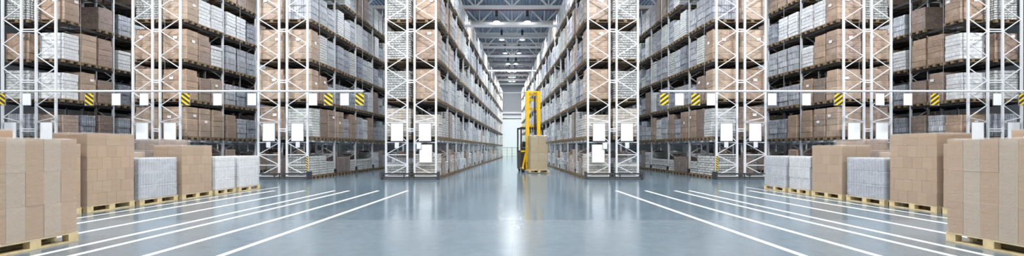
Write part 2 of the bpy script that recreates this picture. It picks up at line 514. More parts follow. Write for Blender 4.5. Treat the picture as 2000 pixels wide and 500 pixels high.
def goods_mb(kind, lx, ly, h, seed, m=None):
    """a stack of packed goods as one closed skin"""
    rr = random.Random(seed)
    b = MB()
    z = 0.0
    lay = {'P': .29, 'C': .29, 'D': .34, 'G': .30, 'W': .17, 'T': .115, 'B': .115, 'K': .11}[kind]
    dep = {'P': .012, 'C': .009, 'D': .008, 'G': .018, 'W': .014, 'T': .014, 'B': .013, 'K': .028}[kind]
    m = m or {'P': 10, 'C': 3, 'D': 3, 'G': 5, 'W': 8, 'T': 4, 'B': 4, 'K': 14}[kind]
    nl = max(2, round(h / lay))
    lh = h / nl
    pts = ring_pts(lx, ly, m)
    sag = [rr.uniform(-.008, .008) for _ in pts]
    rings = []
    for i in range(nl):
        ox, oy = rr.gauss(0, .006), rr.gauss(0, .006)
        gr = rr.uniform(0, .012)
        if kind in 'TB' and i >= nl - 2: ox, oy = ox * 2, oy * 2
        if kind == 'C' and i == nl - 1 and rr.random() < .35: gr += .05
        e = .010 if kind in 'TB' else min(.020, lh * .2)
        for dz, ins in ((0.0, dep), (e, 0.0), (lh - e, 0.0), (lh, dep)):
            ring = []
            for k, (p, nrm, t) in enumerate(pts):
                a = ins + gr - sag[k]
                if kind == 'K': a += .03 * abs(math.cos(t * PI * m / 2))
                if kind == 'W': a += .008 * (1 if (k + i) % 2 else 0)
                if kind == 'G': a += .014 * math.sin(k * 2.1 + i * .9 + seed) * (1 if 0 < t < 1 else 0)
                q = p - nrm * a
                ring.append((q.x + ox, q.y + oy, z + dz))
            rings.append(ring)
        z += lh
    n0 = len(b.v)
    k = len(pts)
    for rg in rings: b.v += rg
    for i in range(len(rings) - 1):
        for j in range(k):
            jn = (j + 1) % k
            b.face([n0 + i * k + j, n0 + i * k + jn, n0 + (i + 1) * k + jn, n0 + (i + 1) * k + j])
    b.face([n0 + j for j in range(k - 1, -1, -1)])
    b.face([n0 + (len(rings) - 1) * k + j for j in range(k)])
    return b


def film_mb(lx, ly, h, seed, ns=10, nz=14, amp=.006):
    """a shell of stretch film over sides and top, open below"""
    rr = random.Random(seed)
    b = MB()
    pts = ring_pts(lx, ly, ns, .035)
    k = len(pts)
    for i in range(nz + 1):
        z = h * i / nz
        for j, (p, nrm, t) in enumerate(pts):
            w = amp * (.5 + .25 * math.sin(j * .8 + i * .33 + seed) + .25 * math.sin(j * .37 - i * .9 + seed * 2)) + (amp * .6 * rr.random() if i in (0, nz) else 0)
            if i == 0: w += .004
            q = p + nrm * w
            b.v.append((q.x, q.y, z))
    for i in range(nz):
        for j in range(k):
            jn = (j + 1) % k
            b.face([i * k + j, i * k + jn, (i + 1) * k + jn, (i + 1) * k + j])
    n = len(b.v)
    for (p, nrm, t) in pts:
        q = p - nrm * .06
        b.v.append((q.x, q.y, h + .006))
    for j in range(k):
        jn = (j + 1) % k
        b.face([nz * k + j, nz * k + jn, n + jn, n + j])
    b.face([n + j for j in range(k)])
    return b


PAL = pallet_mb(1.2, .8).mesh('pallet', M['wood'])
PAL_MB = pallet_mb(1.2, .8)
HTS = {'C': (1.0, 1.2, 1.37), 'D': (.8, 1.1, 1.35), 'G': (.8, 1.05, 1.26), 'W': (1.0, 1.2, 1.38), 'T': (.62, 1.0, 1.3), 'B': (.62, 1.0, 1.3), 'K': (.6, .9, 1.28)}
SIZ = {'C': (1.15, .765), 'D': (1.14, .78), 'G': (1.12, .745), 'W': (1.14, .78), 'T': (1.14, .75), 'B': (1.16, .78), 'K': (1.14, .76)}
GOODS, GOODS_LOW, WHOLE = {}, {}, {}
for kd in HTS:
    for hi, h in enumerate(HTS[kd]):
        for v in (0, 1):
            lx, ly = SIZ[kd]
            g = goods_mb(kd, lx, ly, h, hash_seed := (ord(kd) * 31 + hi * 7 + v))
            GOODS[kd, hi, v] = g.mesh('goods_' + kd, M[kd])
            low = goods_mb(kd, lx, ly, h, hash_seed, 2)
            GOODS_LOW[kd, hi, v] = low
            w = MB()
            w.add(PAL_MB, Matrix.Identity(4))
            w.cur = 1
            w.add(goods_mb(kd, lx, ly, h, hash_seed), Matrix.Translation((0, 0, .146)))
            WHOLE[kd, hi, v] = w.mesh('load_' + kd, [M['wood'], M[kd]])
NAMES = {'C': 'carton_pallet_load', 'D': 'carton_pallet_load', 'G': 'wrapped_pallet_load', 'W': 'wrapped_pallet_load',
         'T': 'tray_pallet_load', 'B': 'tray_pallet_load', 'K': 'tray_pallet_load'}
LOOK = {'C': 'brown carton load', 'D': 'dark brown carton load', 'G': 'grey film-wrapped load', 'W': 'white film-wrapped load',
        'T': 'pale tray load', 'B': 'beige tray load', 'K': 'grey jar load'}
CATS = {'C': 'carton load', 'D': 'carton load', 'G': 'wrapped load', 'W': 'wrapped load', 'T': 'tray load', 'B': 'tray load', 'K': 'tray load'}
LBL = MB().box(-.003, .003, -.09, .09, -.06, .06).mesh('paper_label', M['paper'])
LBLX = MB().box(-.09, .09, -.003, .003, -.06, .06).mesh('paper_label', M['paper'])

# ------------------------------------------------------------------ racks
ROWS = [  # outward distance of the aisle face, posts (from the aisle face outward), bays built, bays shown singly, name
    dict(xr=-3.447, us=(0, .98, 1.31, 2.29), bays=18, single=12, nm='inner rack'),
    dict(xr=-9.28, us=(0, .95, 1.31, 2.27), bays=10, single=5, nm='second rack'),
    dict(xr=-15.05, us=(0, .95, 1.30, 2.22), bays=8, single=3, nm='third rack'),
    dict(xr=-20.70, us=(0, .93, 1.63, 2.53), bays=7, single=2, nm='outer rack'),
]
FRAME_H = 10.3
LOWZ = (.14, .64, 1.12, 1.68, 2.59)


def post_mb(u, s, v=0.0, h=FRAME_H):
    w, d, t = .088, .07, .014
    x = -s * u
    poly = [(x - w / 2, v - d / 2), (x + w / 2, v - d / 2), (x + w / 2, v + d / 2), (x + w / 2 - .022, v + d / 2), (x + w / 2 - .022, v + d / 2 - .012),
            (x + w / 2 - t, v + d / 2 - .012), (x + w / 2 - t, v - d / 2 + t), (x - w / 2 + t, v - d / 2 + t), (x - w / 2 + t, v + d / 2 - .012),
            (x - w / 2 + .022, v + d / 2 - .012), (x - w / 2 + .022, v + d / 2), (x - w / 2, v + d / 2)]
    b = MB().prism(poly, 0.0, h)
    b.box(x - .075, x + .075, v - .06, v + .06, 0.001, .012)
    return b


def brace_segs(uo, ui):
    """lacing between an outer and an inner post"""
    out = []
    for z in LOWZ: out.append((uo, z, ui, z))
    zz = list(LOWZ)
    for i in range(len(zz) - 1):
        a, b = (uo, ui) if i % 2 == 0 else (ui, uo)
        out.append((a, zz[i] + .03, b, zz[i + 1] - .03))
    z, cur = 2.81, uo
    out.append((ui, 2.62, uo, 2.81))
    while z + .56 < FRAME_H - .05:
        nxt = ui if cur == uo else uo
        out.append((cur, z, nxt, z + .56))
        z, cur = z + .56, nxt
    return out


def brace_mb(uo, ui, s, v=0.0):
    b = MB()
    sg = 1 if ui > uo else -1
    for (u1, z1, u2, z2) in brace_segs(uo + sg * .03, ui - sg * .03):
        b.bar((-s * u1, v, z1), (-s * u2, v, z2), .036, .03)
    return b


def load_plan(r, sub, i, l, j):
    """which goods stand on row r, sub-row, bay i, level l, place j"""
    F = {
        (0, 'a', 0, 0, 0): 'B1', (0, 'a', 0, 1, 0): 'B1', (0, 'a', 0, 2, 0): 'C2', (0, 'a', 0, 3, 0): 'C2', (0, 'a', 0, 4, 0): 'C2',
        (0, 'a', 0, 0, 1): 'D0', (0, 'a', 0, 0, 2): 'K0', (0, 'a', 0, 1, 1): 'K1', (0, 'a', 0, 1, 2): 'K2', (0, 'a', 0, 2, 1): 'G1', (0, 'a', 0, 2, 2): 'G1',
        (0, 'a', 0, 3, 1): 'G1', (0, 'a', 0, 3, 2): 'G0', (0, 'a', 0, 4, 1): 'G2', (0, 'a', 0, 4, 2): 'C1', (0, 'a', 1, 1, 0): 'D2',
        (0, 'a', 1, 0, 0): 'C1', (0, 'a', 1, 0, 1): 'K1', (0, 'a', 1, 1, 1): 'T2', (0, 'a', 1, 2, 0): 'T2', (0, 'a', 1, 3, 0): 'C2', (0, 'a', 1, 4, 0): 'C2',
        (0, 'b', 0, 0, 0): 'K0', (0, 'b', 0, 1, 0): 'B2', (0, 'b', 0, 2, 0): 'K2', (0, 'b', 0, 3, 0): 'K2', (0, 'b', 0, 4, 0): 'K2',
        (1, 'a', 0, 0, 0): 'K1', (1, 'a', 0, 0, 1): 'K1', (1, 'a', 0, 0, 2): 'K0', (1, 'a', 0, 1, 0): 'T2', (1, 'a', 0, 1, 1): 'D2', (1, 'a', 0, 1, 2): 'C2',
        (1, 'a', 0, 2, 0): 'C2', (1, 'a', 0, 2, 1): 'C1', (1, 'a', 0, 2, 2): 'G0', (1, 'a', 0, 3, 0): 'C2', (1, 'a', 0, 3, 1): 'T2', (1, 'a', 0, 3, 2): 'G2',
        (1, 'a', 0, 4, 0): 'G2', (1, 'a', 0, 4, 1): 'G2', (1, 'a', 0, 4, 2): 'G1', (1, 'a', 1, 1, 0): 'C2', (1, 'a', 1, 1, 1): 'G1', (1, 'a', 1, 1, 2): 'C2',
        (1, 'a', 1, 0, 0): 'D0', (1, 'a', 1, 0, 1): 'D0', (1, 'a', 1, 0, 2): 'K0', (1, 'a', 1, 2, 0): 'G1', (1, 'a', 1, 2, 1): 'G1', (1, 'a', 1, 3, 0): 'G2',
        (1, 'a', 1, 3, 1): 'G2', (1, 'a', 1, 4, 0): 'T2', (1, 'a', 1, 4, 1): 'T1', (1, 'a', 1, 4, 2): 'G2',
        (1, 'a', 2, 3, 0): 'G2', (1, 'a', 2, 2, 0): 'G2', (1, 'a', 2, 4, 0): 'T2', (1, 'a', 2, 1, 0): 'G2', (1, 'a', 3, 3, 0): 'G1', (1, 'a', 3, 4, 0): 'T2', (1, 'a', 3, 2, 0): 'D2',
        (1, 'b', 0, 0, 0): '--', (1, 'b', 0, 1, 0): 'C2', (1, 'b', 0, 2, 0): 'C2', (1, 'b', 0, 3, 0): 'C2', (1, 'b', 0, 4, 0): 'C2',
        (2, 'a', 0, 1, 0): 'C2', (2, 'a', 0, 1, 1): 'C2', (2, 'a', 0, 1, 2): 'C2', (2, 'a', 0, 2, 0): 'C2', (2, 'a', 0, 2, 1): 'D1', (2, 'a', 0, 2, 2): 'C1',
        (2, 'a', 0, 3, 0): 'C2', (2, 'a', 0, 3, 1): 'C2', (2, 'a', 0, 3, 2): 'W0', (2, 'a', 0, 4, 0): 'C2', (2, 'a', 0, 4, 1): 'W1', (2, 'a', 0, 4, 2): 'W1',
        (2, 'a', 1, 1, 0): 'C1', (2, 'a', 1, 1, 1): 'G1', (2, 'a', 1, 1, 2): 'G1', (2, 'a', 1, 2, 0): 'G1', (2, 'a', 1, 2, 1): 'G1', (2, 'a', 1, 2, 2): 'G1',
        (2, 'a', 1, 3, 0): 'G2', (2, 'a', 1, 3, 1): 'G2', (2, 'a', 1, 3, 2): 'G2', (2, 'a', 1, 4, 0): 'W1', (2, 'a', 1, 4, 1): 'W1', (2, 'a', 1, 4, 2): 'G1',
        (2, 'b', 0, 1, 0): 'C2', (2, 'b', 0, 2, 0): 'C2', (2, 'b', 0, 3, 0): 'C2', (2, 'b', 0, 4, 0): 'K2', (2, 'a', 1, 0, 0): 'C1', (2, 'a', 1, 0, 1): 'D0',
        (3, 'a', 0, 1, 0): 'C0', (3, 'a', 0, 1, 1): 'G1', (3, 'a', 0, 1, 2): 'D1', (3, 'a', 0, 2, 0): 'W1', (3, 'a', 0, 2, 1): 'C2', (3, 'a', 0, 2, 2): 'D1',
        (3, 'a', 0, 3, 0): 'W1', (3, 'a', 0, 3, 1): 'C2', (3, 'a', 0, 3, 2): 'C2', (3, 'a', 0, 4, 0): 'C2', (3, 'a', 0, 4, 1): '--', (3, 'a', 0, 4, 2): 'D1',
        (3, 'a', 1, 1, 0): 'G1', (3, 'a', 1, 1, 1): 'C1', (3, 'a', 1, 2, 0): 'G1', (3, 'a', 1, 2, 1): 'G1', (3, 'a', 1, 3, 0): 'W0', (3, 'a', 1, 3, 1): 'C1', (3, 'a', 1, 4, 0): 'G1', (3, 'a', 1, 4, 1): 'G1',
        (3, 'b', 0, 1, 0): 'G1', (3, 'b', 0, 2, 0): 'T2', (3, 'b', 0, 3, 0): 'C1', (3, 'b', 0, 4, 0): 'K2',
    }
    p = F.get((r, sub, i, l, j))
    if p: return p
    q = random.Random(f'{r}{sub}{i}-{l}-{j}')
    if q.random() < .07: return '--'
    pool = ['GGGGGTTTKKWC', 'GGGGGTTKKCCW', 'CCCCGGGWD', 'CCCCGGDW'][r]
    kd = q.choice(pool)
    if l == 0:
        kd = q.choice('KKKTTGCD' if r < 2 else 'CGDK')
        return kd + str(q.choice((0, 0, 1)))
    return kd + str(q.choice((0, 1, 1, 2, 2, 2) if l > 1 else (0, 1, 1, 2)))


stuff = {}
count = {}
for s in SIDES:
    for r, row in enumerate(ROWS):
        us = row['us']
        ox, oy = s * row['xr'], Y0
        rz = RZ(s)
        rot = Matrix.Translation((ox, oy, 0)) @ Matrix.Rotation(rz, 4, 'Z')
        rack = thing('pallet_rack', f'white tall double pallet rack, {row["nm"]} {SN[s]} of the centre aisle', 'pallet rack', (ox, oy, 0), rz, 'pallet racks')
        NB = row['bays']
        nb_b = min(NB, 5)
        # upright frames: the first two of each side with their own posts, those behind as one mesh each
        pm = {u: post_mb(u, s).mesh('post', M['post']) for u in us}
        bra = brace_mb(us[0], us[1], s).mesh('bracing', M['post'])
        brb = brace_mb(us[3], us[2], s).mesh('bracing', M['post'])
        fa = MB(); fb = MB()
        for u in us[:2]: fa.add(post_mb(u, s), Matrix.Identity(4))
        fa.add(brace_mb(us[0], us[1], s), Matrix.Identity(4))
        for u in us[2:]: fb.add(post_mb(u, s), Matrix.Identity(4))
        fb.add(brace_mb(us[3], us[2], s), Matrix.Identity(4))
        fam, fbm = fa.mesh('upright_frame', M['post']), fb.mesh('upright_frame', M['post'])
        for i in range(NB + 1):
            for sub, uu, bm_, whole in (('a', us[:2], bra, fam), ('b', us[2:], brb, fbm)):
                if sub == 'b' and i > nb_b: continue
                if i < 2:
                    fr = put('upright_frame', None, rack, (0, i * BAY, 0))
                    for u in uu: put('post', pm[u], fr)
                    put('bracing', bm_, fr)
                else:
                    put('upright_frame', whole, rack, (0, i * BAY, 0))
        # beams: aisle side one by one, the rest as one part
        bw = BAY - .09
        bml = MB().box(-.025, .025, .045, .045 + bw, -.115, -.002).mesh('load_beam', M['beam'])
        bmg = MB().box(-.025, .025, .045, .045 + bw, -.115, -.002).mesh('load_beam', M['beam_grey'])
        rest = MB()
        for i in range(NB):
            for l, z in enumerate(LEV):
                if l == 0: continue
                put('load_beam', bmg if l == 1 else bml, rack, (-s * (us[0] + .0), i * BAY, z))
                for u in us[1:]:
                    if u != us[1] and i >= nb_b: continue
                    rest.box(-s * u - .025, -s * u + .025, i * BAY + .045, i * BAY + .045 + bw, z - .115, z - .002)
                for q in (.55, 1.43, 2.31):
                    rest.box(-s * us[0] - s * .026, -s * us[1] + s * .026, i * BAY + q - .03, i * BAY + q + .03, z - .07, z - .03)
        o = put('load_beam', rest.mesh('load_beam', M['beam']), rack)
        o['kind'] = 'stuff'
        # ties between the two halves of the double rack
        sp = MB()
        for z in (2.24, 4.45, 6.77, 9.0):
            for dz in (-.05, .05):
                sp.box(-s * (us[1] + .044), -s * (us[2] - .044), -.02, .02, z + dz - .022, z + dz + .022)
            spm = None
        spm = MB()
        for dz in (-.05, .05):
            spm.box(-s * (us[1] + .044), -s * (us[2] - .044), -.02, .02, dz - .022, dz + .022)
        spm.box(-s * (us[1] + .044), -s * (us[1] + .06), -.03, .03, -.09, .09)
        spm.box(-s * (us[2] - .044), -s * (us[2] - .06), -.03, .03, -.09, .09)
        spm = spm.mesh('row_spacer', M['post'])
        for i in (0, 1, 2):
            for z in (2.24, 4.45, 6.77, 9.0):
                put('row_spacer', spm, rack, (0, i * BAY, z))
        # guards at the foot
        gb = MB()
        for z in (.10, .26):
            gb.box(s * .16, -s * (us[3] + .16), -.30, -.24, z - .035, z + .035)
        for u in (-.16, us[3] + .10):
            gb.box(-s * u, -s * (u + .06), -.34, .10, .002, .36)
        for q in (.4, .5, .6):
            gb.box(-s * us[3] * q, -s * (us[3] * q + .04), -.30, -.24, .05, .30)
        put('end_guard', gb.mesh('end_guard', M['guard']), rack)
        kb = MB()
        kb.box(s * .08, -s * (us[3] + .08), -.20, -.14, .002, .055)
        put('kick_rail', kb.mesh('kick_rail', M['post']), rack)
        pg = MB()
        pg.box(-.09, .09, -.085, -.045, .002, .36)
        pg.box(s * .055, s * .10, -.085, .085, .002, .36)
        pgm = pg.mesh('post_guard', M['guard'])
        for i in range(1, NB + 1):
            put('post_guard', pgm, rack, (0, i * BAY, 0))
        # white location labels on the lowest beam
        lm = MB().box(s * .026, s * .029, -.17, .17, -.095, -.025).mesh('beam_label', M['paper'])
        for i in range(min(NB, 6)):
            for q in (.5, 1.43, 2.36):
                put('beam_label', lm, rack, (0, i * BAY + q, LEV[1]))
        if r == 1:
            hz = MB().box(s * .045 - .001, -s * .05, -.039, -.0355, .25, 1.05)
            put('hazard_tape', hz.mesh('hazard_tape', M['hazpost']), rack)
        # the goods
        for sub in 'ab':
            uc = (us[0] + us[1]) / 2 if sub == 'a' else (us[2] + us[3]) / 2
            for i in range(NB if sub == 'a' else nb_b):
                for l, z in enumerate(LEV):
                    for j in range(3):
                        p = load_plan(r, sub, i, l, j)
                        if p == '--': continue
                        kd, hi = p[0], int(p[1])
                        if l == 5 and hi == 1: hi = 2
                        q = random.Random(f'{r}{sub}{i}-{l}-{j}v')
                        v = q.randrange(2)
                        h = HTS[kd][hi]
                        du, dv, da = q.uniform(-.028, .028), q.uniform(-.012, .012), q.uniform(-.010, .010)
                        loc = Vector((-s * (uc + du), .15 + .44 + .88 * j + dv + i * BAY, z + .002))
                        wl = rot @ loc
                        single = i < row['single'] if sub == 'a' else (i == 0 and j == 0)
                        if sub == 'b' and l == 0 and r >= 2: single = False
                        if 290 - (z - CAM_H) * F_PX / wl.y < 6 and z > CAM_H: single = False
                        if r == 3 and l == 0: single = False
                        if r == 2 and l == 0 and (i == 0 or i == 2): single = False
                        if r == 2 and i == 2 and j > 1: single = False
                        if r == 1 and i == 4 and j > 0: single = False
                        if not single:
                            if wl.y > 76: continue
                            st = stuff.setdefault(kd, [MB(), []])
                            mt = Matrix.Translation(wl) @ Matrix.Rotation(rz + da, 4, 'Z')
                            st[0].cur = 0
                            st[0].add(PAL_MB, mt)
                            st[0].cur = 1 + q.randrange(3) if kd == 'G' else 1
                            st[0].add(GOODS_LOW[kd, hi, v], mt @ Matrix.Translation((0, 0, .146)))
                            continue
                        shelf = 'floor level' if l == 0 else ORD[l - 1] + ' shelf'
                        bayw = 'front' if i == 0 else ORD[i]
                        place = ('front', 'middle', 'rear')[j]
                        rk = f'{SN[s]} {row["nm"]}'
                        if sub == 'a':
                            lab = f'{LOOK[kd]}, {shelf} of {rk}, {bayw} bay, {place} place'
                        else:
                            lab = f'{LOOK[kd]} at the front end, {shelf} of {rk}, outer half'
                        grp = f'pallet loads on the {rk}'
                        count[NAMES[kd]] = count.get(NAMES[kd], 0) + 1
                        far = (sub == 'a' and i > (3 if r == 0 else 3))
                        if far:
                            t = put(NAMES[kd], WHOLE[kd, hi, v], None, wl, rz + da)
                            tag(t, lab, CATS[kd], grp)
                        else:
                            t = thing(NAMES[kd], lab, CATS[kd], wl, rz + da, grp)
                            put('pallet', PAL, t)
                            put('wrapped_goods', GOODS[kd, hi, v], t, (0, 0, .146))
                            if kd == 'C' and i < 2 and q.random() < .6:
                                put('paper_label', LBL, t, (s * (SIZ[kd][0] / 2 + .012), q.uniform(-.2, .2), .146 + h * q.uniform(.45, .85)))
                            if kd == 'C' and i == 0 and j == 0 and q.random() < .7:
                                put('paper_label', LBLX, t, (q.uniform(-.3, .3), -SIZ[kd][1] / 2 - .012, .146 + h * q.uniform(.6, .88)))
for kd, (b, _) in stuff.items():
    t = put(NAMES[kd], b.mesh('more_loads', [M['wood'], M[kd]] + ([M['G1'], M['G2']] if kd == 'G' else [])))
    tag(t, f'the many {LOOK[kd]}s deep in the racks along the aisles', CATS[kd], kind='stuff')
print('SINGLE LOADS', count)

# ------------------------------------------------------------------ placards on the rack ends
def placard(name, w, h, mat, loc, rz, label, cat, group, framed=True):
    t = thing(name, label, cat, loc, rz, group)
    put('panel', MB().box(-w / 2, w / 2, -.006, .006, -h, 0, .003).mesh('panel', mat), t)
    if framed:
        f = MB()
        e = .016
        f.box(-w / 2 - e, w / 2 + e, -.010, .008, 0, e); f.box(-w / 2 - e, w / 2 + e, -.010, .008, -h - e, -h)
        f.box(-w / 2 - e, -w / 2, -.010, .008, -h, 0); f.box(w / 2, w / 2 + e, -.010, .008, -h, 0)
        put('frame', f.mesh('frame', M['frame']), t)
    return t


def px(x, y, Y):
    return (x - 1000) / F_PX * Y, CAM_H + (290 - y) / F_PX * Y


YS = Y0 - .10
for s in SIDES:
    sd = SN[s]
    for x, y, r, which in ((775.5, 241, 0, 'outer'), (830, 241, 0, 'aisle'), (525, 241, 1, 'outer'), (581, 241, 1, 'aisle'),
                           (277.5, 240, 2, 'outer'), (332, 240, 2, 'aisle'), (20, 239, 3, 'outer'), (90.5, 239, 3, 'aisle')):
        X, Z = px(x, y, YS)
        placard('sign_board', .54, .79, M['board'], (s * X, YS, Z), 0, f'large white sign board on front of {sd} {ROWS[r]["nm"]}, {which} half', 'sign board', 'white boards on the rack ends')
    X, Z = px(831.5, 282.6, YS)
    placard('sign_board', .56, .80, M['board'], (s * X, YS, Z), 0, f'lower white sign board under another on the {sd} inner rack', 'sign board', 'white boards on the rack ends')
    X, Z = px(818.6, 279, YS)
    placard('notice_card', .19, .27, M['paper'], (s * X, YS - .03, Z), 0, f'small white card by lower sign board on the {sd} inner rack', 'card', 'small cards on the rack ends')
    for x, y, r, which in ((775, 278, 0, 'outer'), (524, 277, 1, 'outer'), (581.5, 277, 1, 'aisle'), (279, 274, 2, 'outer')):
        X, Z = px(x, y, YS)
        placard('document_sleeve', .19, .26, M['sleeve'], (s * X, YS, Z), 0, f'small clear document sleeve under {which} sign board of {sd} {ROWS[r]["nm"]}', 'sleeve', 'document sleeves on the rack ends', False)

# ------------------------------------------------------------------ suspended bars with plates
YBAR = Y0 - .55
for s in SIDES:
    sd = SN[s]
    _, zb_ = px(0, 178, YBAR)
    x1, _ = px(710, 178, YBAR)
    x0 = -26.0
    bar = thing('overhead_bar', f'long white horizontal bar hung in front of the {sd} racks', 'overhead bar', (s * x0, YBAR, zb_))
    put('pipe', MB().tube([(0, 0, 0), (s * (x1 - x0), 0, 0)], .045, 12).mesh('pipe', M['pipe']), bar)
    for wx in (157.6, 322, 469, 624.5, 708):
        X, _ = px(wx, 0, YBAR)
        put('hanging_wire', MB().tube([(0, 0, .04), (0, 0, 13.40 - zb_)], .007, 6).mesh('hanging_wire', M['wire']), bar, (s * (X - x0), 0, 0))
    cap = MB().lathe([(.03, 0), (.055, .01), (.055, .07), (.03, .08)], 12, 'x')
    put('end_cap', cap.mesh('end_cap', M['guard']), bar, (s * (x1 - x0) - (.0 if s > 0 else .08), 0, 0))
    nw = ny = 0
    for x, k in ((2, 'y'), (52, 'w'), (174.5, 'y'), (227, 'w'), (281.5, 'w'), (362.5, 'y'), (425, 'w'), (492, 'w'), (611, 'w'), (641.5, 'y'), (673, 'w'), (702.5, 'y')):
        X, Z = px(x, 182.5, YBAR)
        if k == 'w':
            nw += 1
            t = placard('hanging_plate', .375, .52, M['board'], (s * X, YBAR, zb_ - .10), 0, f'white plate hanging from the {sd} bar, {ORD[nw - 1]} white from outer end', 'hanging plate', 'plates on the overhead bars')
        else:
            ny += 1
            t = placard('hazard_plate', .375, .52, M['haz%d' % s], (s * X, YBAR, zb_ - .10), 0, f'yellow and black striped plate on {sd} bar, {ORD[ny - 1]} from outer end', 'hazard plate', 'plates on the overhead bars')
        hk = MB()
        for d in (-.12, .12):
            hk.box(d - .008, d + .008, -.008, .008, .016, .053)
        put('hook', hk.mesh('hook', M['wire']), t)

# ------------------------------------------------------------------ bars across the aisle
for i, (y, z) in enumerate(((Y0 + 3 * BAY, 9.25), (Y0 + 9 * BAY, 9.3), (Y0 + 16 * BAY, 9.5))):
    hw = 3.447 - K * (y - Y0) - .05
    t = thing('aisle_tie', f'white tie bar across the centre aisle near the roof, {ORD[i]} from camera', 'tie bar', (0, y, z), 0, 'aisle tie bars')
    put('bar', MB().box(-hw, hw, -.05, .05, -.07, .07).mesh('bar', M['pipe']), t)
    for d in (-1, 1):
        put('bracket', MB().box(d * (hw - .06), d * hw, -.08, .08, -.14, .14).mesh('bracket', M['pipe']), t)

# ------------------------------------------------------------------ lamps
def area(loc, sx, sy, power, col=(1, .985, .95), shape='RECTANGLE', rot=(0, 0, 0), spec=1.0, spread=180):
    ld = bpy.data.lights.new('lamp_light', 'AREA')
    ld.shape = shape
    ld.size = sx
    if shape in ('RECTANGLE', 'ELLIPSE'): ld.size_y = sy
    ld.energy = power
    ld.color = col
    ld.specular_factor = spec
    ld.spread = math.radians(spread)
    o = bpy.data.objects.new('lamp_light', ld)
    COL.objects.link(o)
    o.location = loc
    o.rotation_euler = rot
    return o


def bulb(loc, r, power, col=(1, .985, .95)):
    ld = bpy.data.lights.new('lamp_light', 'POINT')
    ld.shadow_soft_size = r
    ld.specular_factor = .15
    ld.energy = power
    ld.color = col
    o = bpy.data.objects.new('lamp_light', ld)
    COL.objects.link(o)
    o.location = loc
    return o


LMP = dict(
    rod=MB().tube([(0, 0, .95), (0, 0, 1.62)], .015, 8).mesh('rod', M['lampdark']),
    housing=MB().lathe([(.03, .97), (.10, .95), (.12, .88), (.12, .68), (.09, .62), (.12, .58), (.12, .46), (.09, .40)], 16).mesh('ballast_housing', M['lampdark']),
    shade=MB().lathe([(.09, .42), (.12, .36), (.20, .16), (.27, .02), (.275, 0), (.262, 0), (.255, .02), (.185, .15), (.10, .34)], 24).mesh('lamp_shade', M['lampshade'], True),
    diff=MB().lathe([(.25, .022), (.25, .012), (.18, -.012), (.06, -.02)], 24).mesh('diffuser', M['lamp'], True))
LAMP_Y = [25.2, 31.5, 37.8, 44.1, 50.3, 56.5, 62.4, 67.3, 71.5]
LAMP_X = [1.75, 1.52, 1.27, .99, .76, .49, .36, .31, .31]
n = 0
for y, x in zip(LAMP_Y, LAMP_X):
    for s in SIDES:
        if y > 35:
            t = thing('high_bay_lamp', f'round high-bay ceiling lamp, {SN[s]} one of the {ORD[n // 2]} lit pair', 'ceiling lamp', (-s * x, y, 11.85), 0, 'high-bay lamps')
            n += 1
            for k, nm in (('rod', 'rod'), ('housing', 'ballast_housing'), ('shade', 'lamp_shade'), ('diff', 'diffuser')):
                put(nm, LMP[k], t)
        area((-s * x, y, 11.80), .46, .46, 330, shape='DISK', col=(.93, .97, 1), spec=.12, spread=110)
        bulb((-s * x, y, 11.70), .12, 34, col=(.93, .97, 1))
for s in SIDES:
    for c in (8.0, 13.8, 19.4):
        for y in (24.5, 31, 38, 46):
            X, _ = W(s, c - .6, y)
            area((X, y, 11.8), .5, .5, 270, shape='DISK', col=(.90, .95, 1), spec=.5, spread=115)
            bulb((X, y, 11.7), .12, 50, col=(.90, .95, 1))
for y in (4.0, 11.0, 17.0):
    for x in (-21, -12.5, -4.2, 4.2, 12.5, 21):
        area((x, y, 11.6), 1.6, .5, 640, col=(1, .99, .97))
# lamps of the far wall
area((0, YB - 5.0, 11.5), 4.0, .4, 380, spec=.12)

# ------------------------------------------------------------------ railing at the far end
rl = thing('guard_railing', 'grey mesh guard railing across the far end of the aisle', 'railing', (0, 73.6, 0))
put('rail', MB().box(-1.6, 1.6, -.03, .03, 1.50, 1.58).mesh('rail', M['beam_grey']), rl)
g = MB()
for z in (.15, .6, 1.05): g.box(-1.6, 1.6, -.012, .012, z - .012, z + .012)
for i in range(-15, 16): g.box(i * .1 - .006, i * .1 + .006, -.006, .006, .1, 1.5)
put('mesh', g.mesh('mesh', M['beam_grey']), rl)
for x in (-1.6, -.8, 0, .8, 1.6):
    put('railing_post', MB().box(x - .04, x + .04, -.04, .04, .002, 1.6).mesh('railing_post', M['guard'] if x == 0 else M['beam_grey']), rl)

